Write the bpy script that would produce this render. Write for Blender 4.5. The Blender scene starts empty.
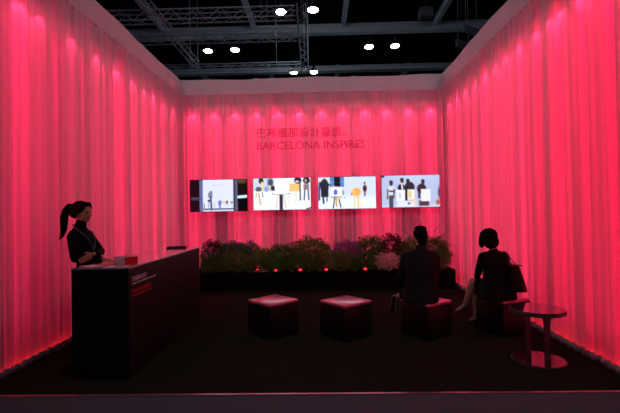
import bpy, bmesh, math, random
import numpy as np
from mathutils import Vector, Matrix, Euler
random.seed(7)
C = bpy.context.scene.collection
PI = math.pi
R = math.radians

# ------------------------------------------------------------------ materials
def s2l(c):
    return tuple((x/255/12.92 if x <= 10 else ((x/255+.055)/1.055)**2.4) for x in c)

def mat(name, col, rough=.6, spec=.5, metal=0, coat=0, noise=0, nscale=40, bump=0, emit=None, estr=0):
    m = bpy.data.materials.new(name); m.use_nodes = True
    nt = m.node_tree; b = nt.nodes['Principled BSDF']
    c = (*s2l(col), 1)
    b.inputs['Base Color'].default_value = c
    b.inputs['Roughness'].default_value = rough
    b.inputs['Specular IOR Level'].default_value = spec
    b.inputs['Metallic'].default_value = metal
    b.inputs['Coat Weight'].default_value = coat
    b.inputs['Coat Roughness'].default_value = .12
    if noise or bump:
        tc = nt.nodes.new('ShaderNodeTexCoord'); n = nt.nodes.new('ShaderNodeTexNoise')
        n.inputs['Scale'].default_value = nscale; n.inputs['Detail'].default_value = 4
        nt.links.new(tc.outputs['Object'], n.inputs['Vector'])
        if noise:
            r = nt.nodes.new('ShaderNodeValToRGB')
            r.color_ramp.elements[0].position = .3; r.color_ramp.elements[1].position = .7
            r.color_ramp.elements[0].color = tuple(x*(1-noise) for x in c[:3])+(1,)
            r.color_ramp.elements[1].color = tuple(min(1, x*(1+noise)) for x in c[:3])+(1,)
            nt.links.new(n.outputs['Fac'], r.inputs['Fac']); nt.links.new(r.outputs['Color'], b.inputs['Base Color'])
        if bump:
            bp = nt.nodes.new('ShaderNodeBump'); bp.inputs['Strength'].default_value = bump; bp.inputs['Distance'].default_value = .01
            nt.links.new(n.outputs['Fac'], bp.inputs['Height']); nt.links.new(bp.outputs['Normal'], b.inputs['Normal'])
    if emit:
        b.inputs['Emission Color'].default_value = (*emit, 1); b.inputs['Emission Strength'].default_value = estr
    return m

def sheer(name, scale, lo, hi, seed):
    """thin voile: part of the light goes through, overlapping pleats let less through"""
    m = bpy.data.materials.new(name); m.use_nodes = True
    nt = m.node_tree; nt.nodes.clear(); N = nt.nodes.new; L = nt.links.new
    out = N('ShaderNodeOutputMaterial'); tc = N('ShaderNodeTexCoord')
    mp = N('ShaderNodeMapping'); mp.inputs['Scale'].default_value = (1, 0, .008); mp.inputs['Location'].default_value = (seed, 0, 0)
    L(tc.outputs['Object'], mp.inputs['Vector'])
    n1 = N('ShaderNodeTexNoise'); n1.inputs['Scale'].default_value = scale; n1.inputs['Detail'].default_value = 5; n1.inputs['Roughness'].default_value = .7
    L(mp.outputs[0], n1.inputs['Vector'])
    r1 = N('ShaderNodeMapRange'); r1.inputs['From Min'].default_value = .36; r1.inputs['From Max'].default_value = .64
    r1.inputs['To Min'].default_value = lo; r1.inputs['To Max'].default_value = hi
    L(n1.outputs['Fac'], r1.inputs['Value'])
    df = N('ShaderNodeBsdfDiffuse'); df.inputs['Color'].default_value = (.72, .70, .74, 1)
    tl = N('ShaderNodeBsdfTranslucent'); tl.inputs['Color'].default_value = (.95, .93, .95, 1)
    mx = N('ShaderNodeMixShader'); L(r1.outputs[0], mx.inputs['Fac']); L(df.outputs[0], mx.inputs[1]); L(tl.outputs[0], mx.inputs[2])
    tr = N('ShaderNodeBsdfTransparent'); m2 = N('ShaderNodeMixShader'); m2.inputs['Fac'].default_value = .025
    L(mx.outputs[0], m2.inputs[1]); L(tr.outputs[0], m2.inputs[2]); L(m2.outputs[0], out.inputs['Surface'])
    return m

def emitter(name, col, strength, falloff=None):
    m = bpy.data.materials.new(name); m.use_nodes = True
    nt = m.node_tree; nt.nodes.clear()
    out = nt.nodes.new('ShaderNodeOutputMaterial'); e = nt.nodes.new('ShaderNodeEmission')
    e.inputs['Color'].default_value = (*col, 1); e.inputs['Strength'].default_value = strength
    nt.links.new(e.outputs[0], out.inputs['Surface'])
    if falloff:   # fade towards the foot imitates a top wash dying away
        tc = nt.nodes.new('ShaderNodeTexCoord'); sx = nt.nodes.new('ShaderNodeSeparateXYZ'); mr = nt.nodes.new('ShaderNodeMapRange')
        mr.inputs['From Min'].default_value = .2; mr.inputs['From Max'].default_value = 4.07
        mr.inputs['To Min'].default_value = strength*falloff; mr.inputs['To Max'].default_value = strength*1.15
        nt.links.new(tc.outputs['Object'], sx.inputs[0]); nt.links.new(sx.outputs['Z'], mr.inputs['Value']); nt.links.new(mr.outputs[0], e.inputs['Strength'])
    return m

M = {
 'curtain_l': sheer('voile_left', 3.0, .12, .78, 3.1),
 'curtain_b': sheer('voile_back', 4.0, .35, .80, 11.7),
 'curtain_r': sheer('voile_right', 3.6, .22, .80, 23.3),
 'board': mat('painted_board', (200,196,198), .8),
 'carpet': mat('black_carpet', (42,46,38), 1, 0, noise=.35, nscale=160, bump=.4),
 'aisle': mat('aisle_carpet', (84,98,108), .9, .2, noise=.12, nscale=90, bump=.2),
 'edge': mat('edge_strip', (170,150,155), .25, .6, metal=.6),
 'fascia': mat('fascia_fabric', (224,214,222), .85, .2, noise=.06, nscale=3, bump=.15),
 'hem': mat('hem_fabric', (165,165,178), .8, .2, noise=.3, nscale=25),
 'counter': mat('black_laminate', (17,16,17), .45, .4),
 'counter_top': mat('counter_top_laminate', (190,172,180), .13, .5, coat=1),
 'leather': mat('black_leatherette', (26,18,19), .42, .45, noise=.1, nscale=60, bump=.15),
 'leather_top': mat('glossy_seat_vinyl', (222,112,146), .42, .5, coat=1),  # base tinted with the pink reflected off the curtains
 'chrome': mat('brushed_metal', (104,106,112), .42, .6, metal=.4),
 'smoke': mat('dark_glass_top', (30,28,31), .07, .9, coat=1),
 'planter': mat('planter_black', (9,9,9), .8, .1),
 'soil': mat('dark_soil', (24,18,14), .95, .1, noise=.4, nscale=30, bump=.6),
 'rock': mat('grey_stone', (112,104,100), .9, .2, noise=.25, nscale=14, bump=.6),
 'skin': mat('skin', (196,150,128), .5, .4),
 'hair': mat('black_hair', (11,9,9), .8, .15, noise=.3, nscale=80, bump=.3),
 'knit': mat('black_knit', (13,12,13), .9, .15, noise=.2, nscale=90, bump=.2),
 'jacket': mat('dark_grey_jacket', (26,26,32), .85, .2, noise=.15, nscale=50, bump=.2),
 'trouser': mat('black_trouser', (14,13,14), .85, .2),
 'dress': mat('black_dress', (14,12,13), .85, .2),
 'shoe': mat('black_shoe', (20,17,17), .35, .5),
 'sole': mat('tan_sole', (206,168,142), .5, .4),
 'bag': mat('dark_red_bag', (58,26,30), .45, .4),
 'strap': mat('bag_strap', (120,92,92), .5, .4),
 'lanyard': mat('grey_teal_lanyard', (96,128,132), .6, .3),
 'paper': mat('white_paper', (226,224,232), .6, .3),
 'pinkpaper': mat('pink_paper', (232,120,130), .6, .3),
 'redpaper': mat('red_card', (214,24,26), .5, .3),
 'orange': mat('orange_paper', (232,120,70), .6, .3),
 'black_plastic': mat('black_plastic', (14,14,16), .35, .5),
 'truss': mat('aluminium_truss', (165,170,186), .6, .4),
 'beam': mat('ceiling_beam_paint', (205,212,230), .8, .3),
 'ceiling': mat('dark_ceiling', (18,19,22), .95, .1),
 'vent': mat('grey_vent', (120,126,138), .7, .3),
 'lamp_body': mat('lamp_housing', (70,72,78), .5, .4, metal=.5),
 'letter_white': mat('white_vinyl', (220,214,224), .6, .3),
 'letter_red': mat('red_vinyl', (225,22,28), .6, .3),
 'leaf': mat('dark_green_leaf', (66,122,44), .65, .3, noise=.35, nscale=9),
 'leaf2': mat('olive_leaf', (100,136,54), .65, .3, noise=.35, nscale=9),
 'leaf3': mat('bronze_leaf', (78,40,42), .65, .3, noise=.35, nscale=9),
 'blade': mat('grass_blade', (96,124,56), .65, .3, noise=.3, nscale=9),
 'purple': mat('violet_flower', (120,70,210), .7, .3, noise=.3, nscale=12),
 'lilac': mat('lilac_flower', (226,130,230), .7, .3, noise=.3, nscale=12),
 'mauve': mat('mauve_leaf', (160,100,150), .7, .3, noise=.3, nscale=12),
 'palepink': mat('pale_pink_leaf', (242,200,196), .7, .3, noise=.25, nscale=12),
 'bark': mat('dark_bark', (48,30,28), .9, .2),
 'pink_light': emitter('pink_led', (1.0, .017, .090), 10.4, .66),
 'pink_mid': emitter('pink_led_low', (1.0, .010, .065), 8.0, .60),
 'pink_fade': emitter('pink_led_fading', (1.0, .016, .090), 10.2, .22),
 'red_light': emitter('red_led', (1.0, .012, .02), 5),
 'bay_light': emitter('bay_lamp', (.86, 1.0, 1.0), 30),
}
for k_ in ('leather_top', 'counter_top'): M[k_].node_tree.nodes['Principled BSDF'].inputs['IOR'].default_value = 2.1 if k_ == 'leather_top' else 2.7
def film(name, col):
    m = bpy.data.materials.new(name); m.use_nodes = True
    nt = m.node_tree; nt.nodes.clear()
    o = nt.nodes.new('ShaderNodeOutputMaterial'); t = nt.nodes.new('ShaderNodeBsdfTransparent')
    t.inputs['Color'].default_value = (*col, 1); nt.links.new(t.outputs[0], o.inputs['Surface']); return m
M['film'] = film('tinted_film', (.70, .26, .38))

# ------------------------------------------------------------------ object helpers
def link(name, bm, m, parent=None, smooth=False):
    me = bpy.data.meshes.new(name)
    if isinstance(bm, bmesh.types.BMesh):
        bm.normal_update(); bm.to_mesh(me); bm.free()
    else:
        me = bm
    me.materials.clear()
    for x in (m if isinstance(m, (list, tuple)) else [m]): me.materials.append(x)
    if smooth:
        for p in me.polygons: p.use_smooth = True
    o = bpy.data.objects.new(name, me); C.objects.link(o)
    if parent: o.parent = parent
    return o
def tag(o, label, cat, group=None):
    o['label'] = label; o['category'] = cat
    if group: o['group'] = group
    return o
def thing(name, label, cat, loc=(0,0,0), rz=0, group=None):
    o = bpy.data.objects.new(name, None); o.empty_display_size = .1; C.objects.link(o)
    o.location = loc; o.rotation_euler = (0,0,rz)
    return tag(o, label, cat, group)
def struct(name, bm, m, parent=None, smooth=False):
    o = link(name, bm, m, parent, smooth)
    if not parent: o['kind'] = 'structure'
    return o
def nb(): return bmesh.new()
def box(bm, x0, x1, y0, y1, z0, z1, bevel=0, rot=None, seg=2):
    r = bmesh.ops.create_cube(bm, size=1)
    vs = r['verts']; c = Vector(((x0+x1)/2, (y0+y1)/2, (z0+z1)/2))
    for v in vs: v.co = Vector((v.co.x*(x1-x0), v.co.y*(y1-y0), v.co.z*(z1-z0)))
    if bevel:
        es = list({e for v in vs for e in v.link_edges})
        g = bmesh.ops.bevel(bm, geom=es, offset=bevel, segments=seg, affect='EDGES', profile=.5)
        vs = list(set(g['verts']) | {v for v in vs if v.is_valid})
    for v in vs:
        if rot: v.co = rot @ v.co
        v.co += c
    return vs
def rod(bm, p0, r0, p1, r1=None, n=12, capends=True):
    p0 = Vector(p0); p1 = Vector(p1); r1 = r0 if r1 is None else r1
    d = (p1-p0); L = d.length
    if L < 1e-6: return
    q = d.to_track_quat('Z', 'Y').to_matrix().to_4x4()
    bmesh.ops.create_cone(bm, cap_ends=capends, segments=n, radius1=r0, radius2=r1, depth=L,
                          matrix=Matrix.Translation((p0+p1)/2) @ q)
def ell(bm, c, rad, rot=None, n=16):
    m = Matrix.Translation(Vector(c)) @ ((rot or Euler((0,0,0))).to_matrix().to_4x4() if not isinstance(rot, Matrix) else rot.to_4x4()) @ Matrix.Diagonal((*rad, 1))
    bmesh.ops.create_uvsphere(bm, u_segments=n, v_segments=max(6, n//2+2), radius=1, matrix=m)
def chain(bm, pts, n=12):
    """tapered limb through (point, radius) pairs"""
    for i, (p, r) in enumerate(pts):
        ell(bm, p, (r, r, r), n=n)
        if i: rod(bm, pts[i-1][0], pts[i-1][1], p, r, n)
def tube(bm, pts, r, n=8):
    for i in range(1, len(pts)): rod(bm, pts[i-1], r, pts[i], r, n)
    for p in pts[1:-1]: ell(bm, p, (r, r, r), n=8)
def fuse(name, bm, m, parent=None, voxel=.008, smooth=4, target=None):
    """grow one continuous skin over overlapping volumes"""
    me = bpy.data.meshes.new(name+'_raw'); bm.to_mesh(me); bm.free()
    o = bpy.data.objects.new(name+'_raw', me); C.objects.link(o)
    r = o.modifiers.new('r', 'REMESH'); r.mode = 'VOXEL'; r.voxel_size = voxel; r.use_smooth_shade = True
    if smooth:
        s = o.modifiers.new('s', 'SMOOTH'); s.factor = .5; s.iterations = smooth
    dg = bpy.context.evaluated_depsgraph_get(); dg.update()
    out = bpy.data.meshes.new_from_object(o.evaluated_get(dg))
    C.objects.unlink(o); bpy.data.objects.remove(o)
    out.name = name
    return link(name, out, m, parent, smooth=True)
def V(*a): return Vector(a)
def loft(bm, rings, n=28, p=2.3):
    """closed torso through horizontal rounded sections (x, y, z, rx, ry), splined for a smooth outline"""
    a = np.array(rings, float); k = len(a); out = []
    for i in range(k-1):
        for u in (0, .25, .5, .75):
            p0, p1, p2, p3 = a[max(i-1, 0)], a[i], a[i+1], a[min(i+2, k-1)]
            out.append(.5*((2*p1)+(-p0+p2)*u+(2*p0-5*p1+4*p2-p3)*u*u+(-p0+3*p1-3*p2+p3)*u**3))
    out.append(a[-1]); rs = []
    for x, y, z, rx, ry in out:
        ring = []
        for i in range(n):
            t = 2*PI*i/n; c, s_ = math.cos(t), math.sin(t)
            ring.append(bm.verts.new((x+rx*math.copysign(abs(c)**(2/p), c), y+ry*math.copysign(abs(s_)**(2/p), s_), z)))
        rs.append(ring)
    fs = []
    for q in range(len(rs)-1):
        for i in range(n): fs.append(bm.faces.new((rs[q][i], rs[q][(i+1) % n], rs[q+1][(i+1) % n], rs[q+1][i])))
    fs.append(bm.faces.new(list(reversed(rs[0])))); fs.append(bm.faces.new(rs[-1]))
    bmesh.ops.recalc_face_normals(bm, faces=fs)

# ------------------------------------------------------------------ camera
cam = bpy.data.cameras.new('camera'); co = bpy.data.objects.new('camera', cam); C.objects.link(co)
cam.sensor_width = 36; cam.lens = 36*413.3/620; cam.clip_end = 200
co.location = (0, 0, 1.62)
co.matrix_world = Matrix.Translation((0,0,1.62)) @ Matrix.Rotation(R(1.30), 4, 'Z') @ Matrix.Rotation(R(90.78), 4, 'X') @ Matrix.Rotation(R(-1.0), 4, 'Z')
bpy.context.scene.camera = co

# ------------------------------------------------------------------ room shell
XL, XR, YB, YF = -3.22, 2.89, 9.6, 3.62
b = nb(); box(b, -12, 12, 3.715, 34, -.12, 0); struct('floor', b, M['carpet'])
b = nb(); box(b, -12, 12, -3, 3.68, -.12, 0); struct('floor_aisle', b, M['aisle'])
b = nb(); box(b, -12, 12, 3.68, 3.715, -.12, .008, .003); struct('trim_1', b, M['edge'])
b = nb(); box(b, -26, 26, -3, 40, 11.5, 11.7); struct('ceiling', b, M['ceiling'])
b = nb(); box(b, XL-.72, XL-.68, YF, YB+.72, 0, 4.6); struct('wall_left', b, M['board'])
b = nb(); box(b, XR+.68, XR+.72, YF, YB+.72, 0, 4.6); struct('wall_right', b, M['board'])
b = nb(); box(b, XL-.68, XR+.68, YB+.68, YB+.72, 0, 4.6); struct('wall_back', b, M['board'])
b = nb(); box(b, XL-.68, XL-.02, YF-.04, YF, 0, 4.6); struct('light_cap_left', b, M['board'])  # unseen panel added to stop batten light leaking out of the end
b = nb(); box(b, XR+.02, XR+.68, YF-.04, YF, 0, 4.6); struct('light_cap_right', b, M['board'])  # same added light stop on the right, out of view

# fabric covered fascia along the top of each curtain
def fascia(name, L, loc, rz, seed, h0=4.405, h1=4.76):
    rnd = random.Random(seed); b = nb(); nx = int(L/.12); prof = []
    nz = 6
    rows = []
    for i in range(nx+1):
        x = L*i/nx
        sag = .012*math.sin(x*2.1+seed)+.006*math.sin(x*5.3+seed*2)
        pk = .02*math.exp(-((x-L*.31)/.05)**2)+.028*math.exp(-((x-L*.66)/.05)**2)
        col = []
        for j in range(nz+1):
            t = j/nz
            y = -.012*math.sin(t*PI) - .006*math.sin(x*7+t*5+seed)*math.sin(t*PI)
            z = h0+(h1-h0)*t + (sag+pk)*t
            col.append(b.verts.new((x, y, z)))
        col.append(b.verts.new((x, .30, h1+sag))); col.append(b.verts.new((x, .30, h0))); 
        rows.append(col)
    for i in range(nx):
        a, c = rows[i], rows[i+1]; n = len(a)
        for j in range(n): b.faces.new((a[j], c[j], c[(j+1) % n], a[(j+1) % n]))
    b.faces.new(rows[0]); b.faces.new(list(reversed(rows[-1])))
    o = struct(name, b, M['fascia'], smooth=False); o.location = loc; o.rotation_euler.z = rz
    return o
fascia('trim_2', XR-XL+.5, (XL-.25, YB-.01, 0), 0, 1)
fascia('trim_3', YB-YF+.02, (XL+.01, YF, 0), R(90), 2)
fascia('trim_4', YB-YF+.02, (XR-.01, YB, 0), R(-90), 3)
# ------------------------------------------------------------------ curtains
def curtain(label, L, loc, rz, m, seed):
    rnd = random.Random(seed)
    t = thing('curtain', label, 'curtain', loc, rz)
    ph = [(rnd.uniform(0, 6.28), rnd.uniform(.85, 1.2)) for _ in range(4)]
    def off(x, z):
        k = .9
        a = .016*math.sin(x*2*PI/.155*ph[0][1]+ph[0][0]+1.5*math.sin(x*1.9+ph[1][0]))
        a += .010*math.sin(x*2*PI/.083+ph[2][0]+1.2*math.sin(x*3.1))
        a += .006*math.sin(x*2*PI/.62+ph[3][0])
        return a*k*(1.0+.12*(1-z/4.4))
    nx = int(L/.017); nz = 10; b = nb(); g = []
    for i in range(nx+1):
        x = L*i/nx; g.append([b.verts.new((x, off(x, .05+4.38*j/nz), .05+4.38*j/nz)) for j in range(nz+1)])
    for i in range(nx):
        for j in range(nz): b.faces.new((g[i][j], g[i+1][j], g[i+1][j+1], g[i][j+1]))
    link('drape', b, m, t, True)
    b = nb(); g = []
    for i in range(nx+1):
        x = L*i/nx; w = rnd.uniform(-.006, .006); o = off(x, .05)
        g.append([b.verts.new((x, o-.006+w, .072+w)), b.verts.new((x, o-.03+w, .05+w)), b.verts.new((x, o-.035+2*w, .012)), b.verts.new((x, o-.012, .004))])
    for i in range(nx):
        for j in range(3): b.faces.new((g[i][j], g[i+1][j], g[i+1][j+1], g[i][j+1]))
    h = link('hem', b, M['hem'], t, True); h['label'] = 'crumpled grey weighted hem'
    return t
curtain('tall sheer white curtain glowing pink behind the four screens', XR-XL, (XL, YB, 0), 0, M['curtain_b'], 1)
curtain('tall sheer white curtain glowing pink behind the standing receptionist', YB-YF, (XL, YF, 0), R(90), M['curtain_l'], 2)
curtain('tall sheer white curtain glowing pink beside the round metal table', YB-YF, (XR, YB, 0), R(-90), M['curtain_r'], 3)

# light battens behind the curtains
def batten_proto(lens):
    t = thing('light_batten', 'slim pink light batten glowing through the back curtain', 'light')
    b = nb(); box(b, -.06, .06, -.13, .05, 4.07, 4.34, .008); box(b, -.04, .04, .0, .05, .12, 4.07)
    box(b, -.10, .10, -.02, .06, 0, .02)
    link('housing', b, M['black_plastic'], t)
    b = nb(); box(b, -.028, .028, -.022, -.001, .2, 4.07, .004, seg=1); link('lens', b, lens, t)
    return t
def dup(root, loc, rz, label=None, group=None, scale=None):
    r = root.copy(); C.objects.link(r); r.location = loc; r.rotation_euler = (0,0,rz)
    if label: r['label'] = label
    if group: r['group'] = group
    if scale: r.scale = scale
    for ch in list(root.children):
        c = ch.copy(); C.objects.link(c); c.parent = r
        for g in ch.children:
            d = g.copy(); C.objects.link(d); d.parent = c
    return r
bat = batten_proto(M['pink_light']); side = batten_proto(M['pink_fade']); mid = batten_proto(M['pink_mid'])
D = .23
for k in range(12):
    x = XL+.28+k*.5045
    if k == 0:
        bat.location = (x, YB+D, 0); bat['group'] = 'light battens behind the back curtain'
    else: dup(bat, (x, YB+D, 0), 0, group='light battens behind the back curtain')
ll_, lg_ = 'slim pink light batten glowing through the left curtain', 'light battens behind the left curtain'
side.location = (XL-D, 3.9, 0); side.rotation_euler.z = R(90); side['label'] = ll_; side['group'] = lg_
for y in (4.4, 4.72, 5.35, 5.96, 6.55, 7.13, 7.6, 8.02, 8.55, 9.12): dup(side if y < 6.4 else bat, (XL-D, y, 0), R(90), ll_, lg_)
rl_, rg_ = 'slim pink light batten glowing through the right curtain', 'light battens behind the right curtain'
mid.location = (XR+D, 3.85, 0); mid.rotation_euler.z = R(-90); mid['label'] = rl_; mid['group'] = rg_
for y in (4.2, 4.55, 4.92, 5.18, 5.52, 5.96, 6.38, 6.74, 7.15, 7.6, 8.12, 8.6, 9.1): dup(mid if y < 5.6 else bat, (XR+D, y, 0), R(-90), rl_, rg_)
def wash(x, y, z, rz, e=9):
    l = bpy.data.lights.new('batten_wash', 'SPOT'); l.energy = e; l.color = (1, .04, .14); l.spot_size = R(84); l.spot_blend = .5; l.shadow_soft_size = .02
    o = bpy.data.objects.new('batten_wash', l); C.objects.link(o)
    o.matrix_world = Matrix.Translation((x, y, z)) @ Matrix.Rotation(rz, 4, 'Z') @ Matrix.Rotation(R(-14), 4, 'X')
for o in [q for q in C.objects if q.name.startswith('light_batten')]:
    rz = o.rotation_euler.z; p = Vector(o.location)+Matrix.Rotation(rz, 3, 'Z') @ V(0, -.10, 0)
    wash(p.x, p.y, 4.06, rz)
def ledstrip(L, loc, rz, label):
    t = thing('light_strip', label, 'light', loc, rz)
    b = nb(); box(b, 0, L, 0, .05, 0, .07, .005, seg=1); link('housing', b, M['black_plastic'], t)
    b = nb(); box(b, .01, L-.01, -.012, -.001, .02, .055); link('lens', b, M['red_light'], t)
ledstrip(XR-XL-.2, (XL+.1, YB+.11, 0), 0, 'red light strip on the floor behind the back curtain')
ledstrip(YB-YF-.3, (XL-.11, YF+.05, 0), R(90), 'red light strip on the floor behind the left curtain')
ledstrip(YB-YF-.3, (XR+.11, YB-.2, 0), R(-90), 'red light strip on the floor behind the right curtain')

# ------------------------------------------------------------------ lettering on the back curtain
def text_mesh(s, size, ext=.004, bold=0):
    cu = bpy.data.curves.new('t', 'FONT'); cu.body = s; cu.size = size; cu.extrude = ext; cu.resolution_u = 3; cu.offset = bold
    o = bpy.data.objects.new('t', cu); C.objects.link(o)
    dg = bpy.context.evaluated_depsgraph_get(); dg.update()
    me = bpy.data.meshes.new_from_object(o.evaluated_get(dg))
    C.objects.unlink(o); bpy.data.objects.remove(o)
    return me
def place_text(name, s, w, h, m, parent, loc, rot, ext=.003, bold=0):
    me = text_mesh(s, 1, 0, bold)
    a = np.array([v.co[:] for v in me.vertices])
    mn, mx = a.min(0), a.max(0)
    bm = nb(); bm.from_mesh(me)
    for v in bm.verts:
        v.co = Vector(((v.co.x-mn[0])/(mx[0]-mn[0])*w, (v.co.y-mn[1])/(mx[1]-mn[1])*h, 0))
    o = link(name, bm, m, parent); o.location = loc; o.rotation_euler = rot
    if ext:
        s_ = o.modifiers.new('thick', 'SOLIDIFY'); s_.thickness = ext; s_.offset = 0
    return o
t = thing('wall_lettering', 'dark pink exhibition title in two lines on the back curtain above the screens', 'sign', (-1.42, YB-.075, 3.08))
place_text('chinese_line', '巴塞羅那設計靈感。', 2.06, .225, M['film'], t, (0, 0, .28), (R(90), 0, 0), 0, .003)
place_text('english_line', 'BARCELONA INSPIRES', 2.50, .185, M['film'], t, (0, 0, 0), (R(90), 0, 0), 0, .005)

# ------------------------------------------------------------------ screens
W_, H_ = 120, 68
class Pic:
    def __init__(s, box_, bg):
        s.b = box_; s.a = np.zeros((H_, W_, 3)); s.a[:] = s2l(bg)
        ys, xs = np.mgrid[0:H_, 0:W_]
        s.X = s.b[0] + xs/(W_-1)*(s.b[2]-s.b[0]); s.Y = s.b[1] + ys/(H_-1)*(s.b[3]-s.b[1])
    def put(s, d, col, soft):
        k = np.clip(.5 - d/soft, 0, 1)[..., None]; s.a = s.a*(1-k) + np.array(s2l(col))*k
    def rect(s, x0, y0, x1, y1, col, soft=6):
        d = np.maximum(np.maximum(x0-s.X, s.X-x1), np.maximum(y0-s.Y, s.Y-y1)); s.put(d, col, soft)
    def ell(s, x, y, rx, ry, col, soft=8):
        q = np.sqrt(((s.X-x)/rx)**2+((s.Y-y)/ry)**2); s.put((q-1)*min(rx, ry), col, soft)
    def line(s, x0, y0, x1, y1, w, col, soft=6):
        dx, dy = x1-x0, y1-y0; t_ = np.clip(((s.X-x0)*dx+(s.Y-y0)*dy)/(dx*dx+dy*dy+1e-9), 0, 1)
        s.put(np.hypot(s.X-x0-t_*dx, s.Y-y0-t_*dy)-w/2, col, soft)
p1 = Pic((38, 68, 575, 372), (222,226,252))
p1.rect(0, 0, 130, 400, (38,10,22)); p1.rect(128, 0, 158, 400, (96,104,150)); p1.rect(45, 235, 135, 262, (70,62,92), 12)
p1.rect(446, 0, 490, 400, (92,92,118)); p1.rect(446, 0, 462, 400, (52,52,82)); p1.rect(486, 0, 600, 400, (28,16,14))
p1.ell(528, 78, 40, 26, (96,72,52), 30); p1.line(495, 238, 575, 232, 26, (205,232,248)); p1.rect(490, 256, 600, 400, (12,8,10))
p1.line(250, 122, 352, 120, 6, (196,202,226), 10)
p1.rect(160, 344, 446, 358, (50,44,66)); p1.rect(160, 358, 446, 400, (206,214,232), 4)
p1.ell(228, 215, 22, 34, (120,128,160), 14); p1.ell(238, 184, 9, 10, (84,92,140)); p1.line(232, 235, 238, 352, 17, (72,66,104)); p1.line(218, 262, 210, 345, 10, (150,158,196)); p1.ell(214, 270, 12, 12, (70,40,66))
p1.ell(318, 290, 18, 24, (120,120,206)); p1.line(310, 300, 322, 345, 16, (110,112,196)); p1.ell(358, 285, 16, 14, (226,204,150)); p1.ell(385, 286, 10, 16, (76,72,72)); p1.ell(430, 288, 14, 8, (96,84,84)); p1.line(430, 290, 432, 335, 6, (196,176,140)); p1.line(170, 300, 170, 340, 8, (80,76,100)); p1.line(262, 290, 268, 335, 6, (160,164,190)); p1.line(372, 300, 395, 320, 5, (160,140,120))
p2 = Pic((45, 55, 590, 362), (238,242,254))
p2.rect(45, 50, 250, 180, (206,212,232), 20); p2.ell(120, 80, 24, 30, (52,40,48)); p2.rect(120, 90, 140, 180, (232,214,140), 10); p2.ell(212, 95, 24, 38, (70,76,104)); p2.rect(180, 60, 190, 130, (90,110,140))
p2.ell(95, 160, 30, 24, (92,94,100)); p2.line(60, 190, 130, 184, 8, (240,240,240)); p2.line(95, 200, 112, 305, 13, (216,164,110)); p2.line(75, 200, 68, 245, 9, (196,150,100)); p2.line(130, 190, 136, 235, 8, (70,80,120)); p2.ell(170, 160, 22, 26, (142,160,226)); p2.ell(232, 152, 22, 26, (52,48,52)); p2.rect(200, 125, 212, 180, (220,190,140), 5)
p2.ell(300, 140, 50, 64, (250,250,255)); p2.line(225, 208, 385, 208, 12, (150,156,170)); p2.rect(240, 195, 372, 208, (246,248,252), 4); p2.rect(292, 215, 326, 380, (58,50,66)); p2.line(272, 225, 262, 342, 11, (228,206,160)); p2.line(332, 225, 352, 340, 11, (222,196,156)); p2.line(376, 230, 382, 290, 8, (228,214,170))
p2.rect(388, 110, 496, 186, (238,196,120), 8); p2.line(456, 190, 448, 298, 8, (230,216,176)); p2.line(432, 185, 480, 300, 6, (226,214,180)); p2.line(400, 190, 396, 250, 6, (228,214,170))
p2.ell(470, 80, 36, 34, (54,40,52)); p2.ell(463, 92, 16, 10, (220,210,220)); p2.line(490, 110, 492, 270, 13, (60,58,84)); p2.ell(552, 82, 34, 36, (56,44,52)); p2.rect(524, 118, 576, 172, (142,120,130), 8); p2.line(536, 172, 528, 270, 13, (62,66,92)); p2.line(568, 172, 572, 270, 13, (62,66,92)); p2.line(550, 360, 600, 345, 16, (52,62,110)); p2.ell(545, 85, 7, 14, (210,190,196))
p3 = Pic((35, 42, 583, 352), (212,224,248))
p3.rect(30, 240, 600, 360, (234,240,254), 60); p3.rect(148, 40, 282, 138, (92,132,200)); p3.rect(186, 40, 246, 134, (34,28,34)); p3.line(148, 90, 186, 90, 4, (140,176,226)); p3.line(246, 90, 282, 90, 4, (140,176,226))
p3.ell(95, 130, 42, 70, (46,42,54)); p3.ell(95, 75, 18, 20, (60,46,50)); p3.ell(54, 110, 14, 26, (44,42,70)); p3.line(120, 100, 160, 130, 14, (46,42,54)); p3.line(160, 130, 208, 138, 9, (206,178,160)); p3.rect(60, 150, 132, 236, (42,40,54), 10); p3.line(45, 130, 44, 262, 16, (40,60,150)); p3.line(82, 230, 84, 294, 18, (50,52,80)); p3.line(116, 225, 118, 276, 12, (50,52,80))
p3.rect(150, 145, 262, 235, (238,242,254), 10); p3.ell(200, 190, 18, 28, (92,96,214)); p3.line(160, 236, 256, 236, 9, (120,110,120)); p3.line(192, 240, 176, 342, 12, (74,48,44)); p3.line(228, 240, 248, 335, 12, (74,48,44)); p3.line(206, 240, 206, 325, 14, (206,150,90)); p3.ell(240, 245, 18, 12, (232,208,140)); p3.ell(272, 195, 9, 26, (150,146,140)); p3.line(285, 240, 292, 255, 6, (140,140,150))
p3.ell(400, 190, 40, 40, (240,176,88)); p3.ell(372, 195, 22, 34, (246,190,110)); p3.line(384, 230, 380, 326, 12, (248,206,130)); p3.line(412, 232, 416, 340, 14, (244,196,120)); p3.line(430, 230, 446, 324, 9, (248,214,150)); p3.line(396, 240, 434, 240, 8, (200,206,220)); p3.line(440, 150, 436, 200, 6, (238,214,170)); p3.ell(352, 210, 7, 12, (200,110,80))
p3.ell(477, 104, 9, 12, (72,44,56)); p3.ell(479, 158, 20, 38, (112,64,60)); p3.ell(476, 160, 12, 18, (40,30,40)); p3.line(472, 195, 474, 234, 8, (150,52,74)); p3.line(484, 195, 482, 228, 8, (140,56,76))
p4 = Pic((38, 42, 580, 355), (184,192,228))
p4.ell(330, 60, 160, 60, (196,206,240), 80); p4.rect(38, 335, 580, 360, (206,212,238), 30); p4.line(36, 50, 54, 50, 26, (84,58,74))
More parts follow.
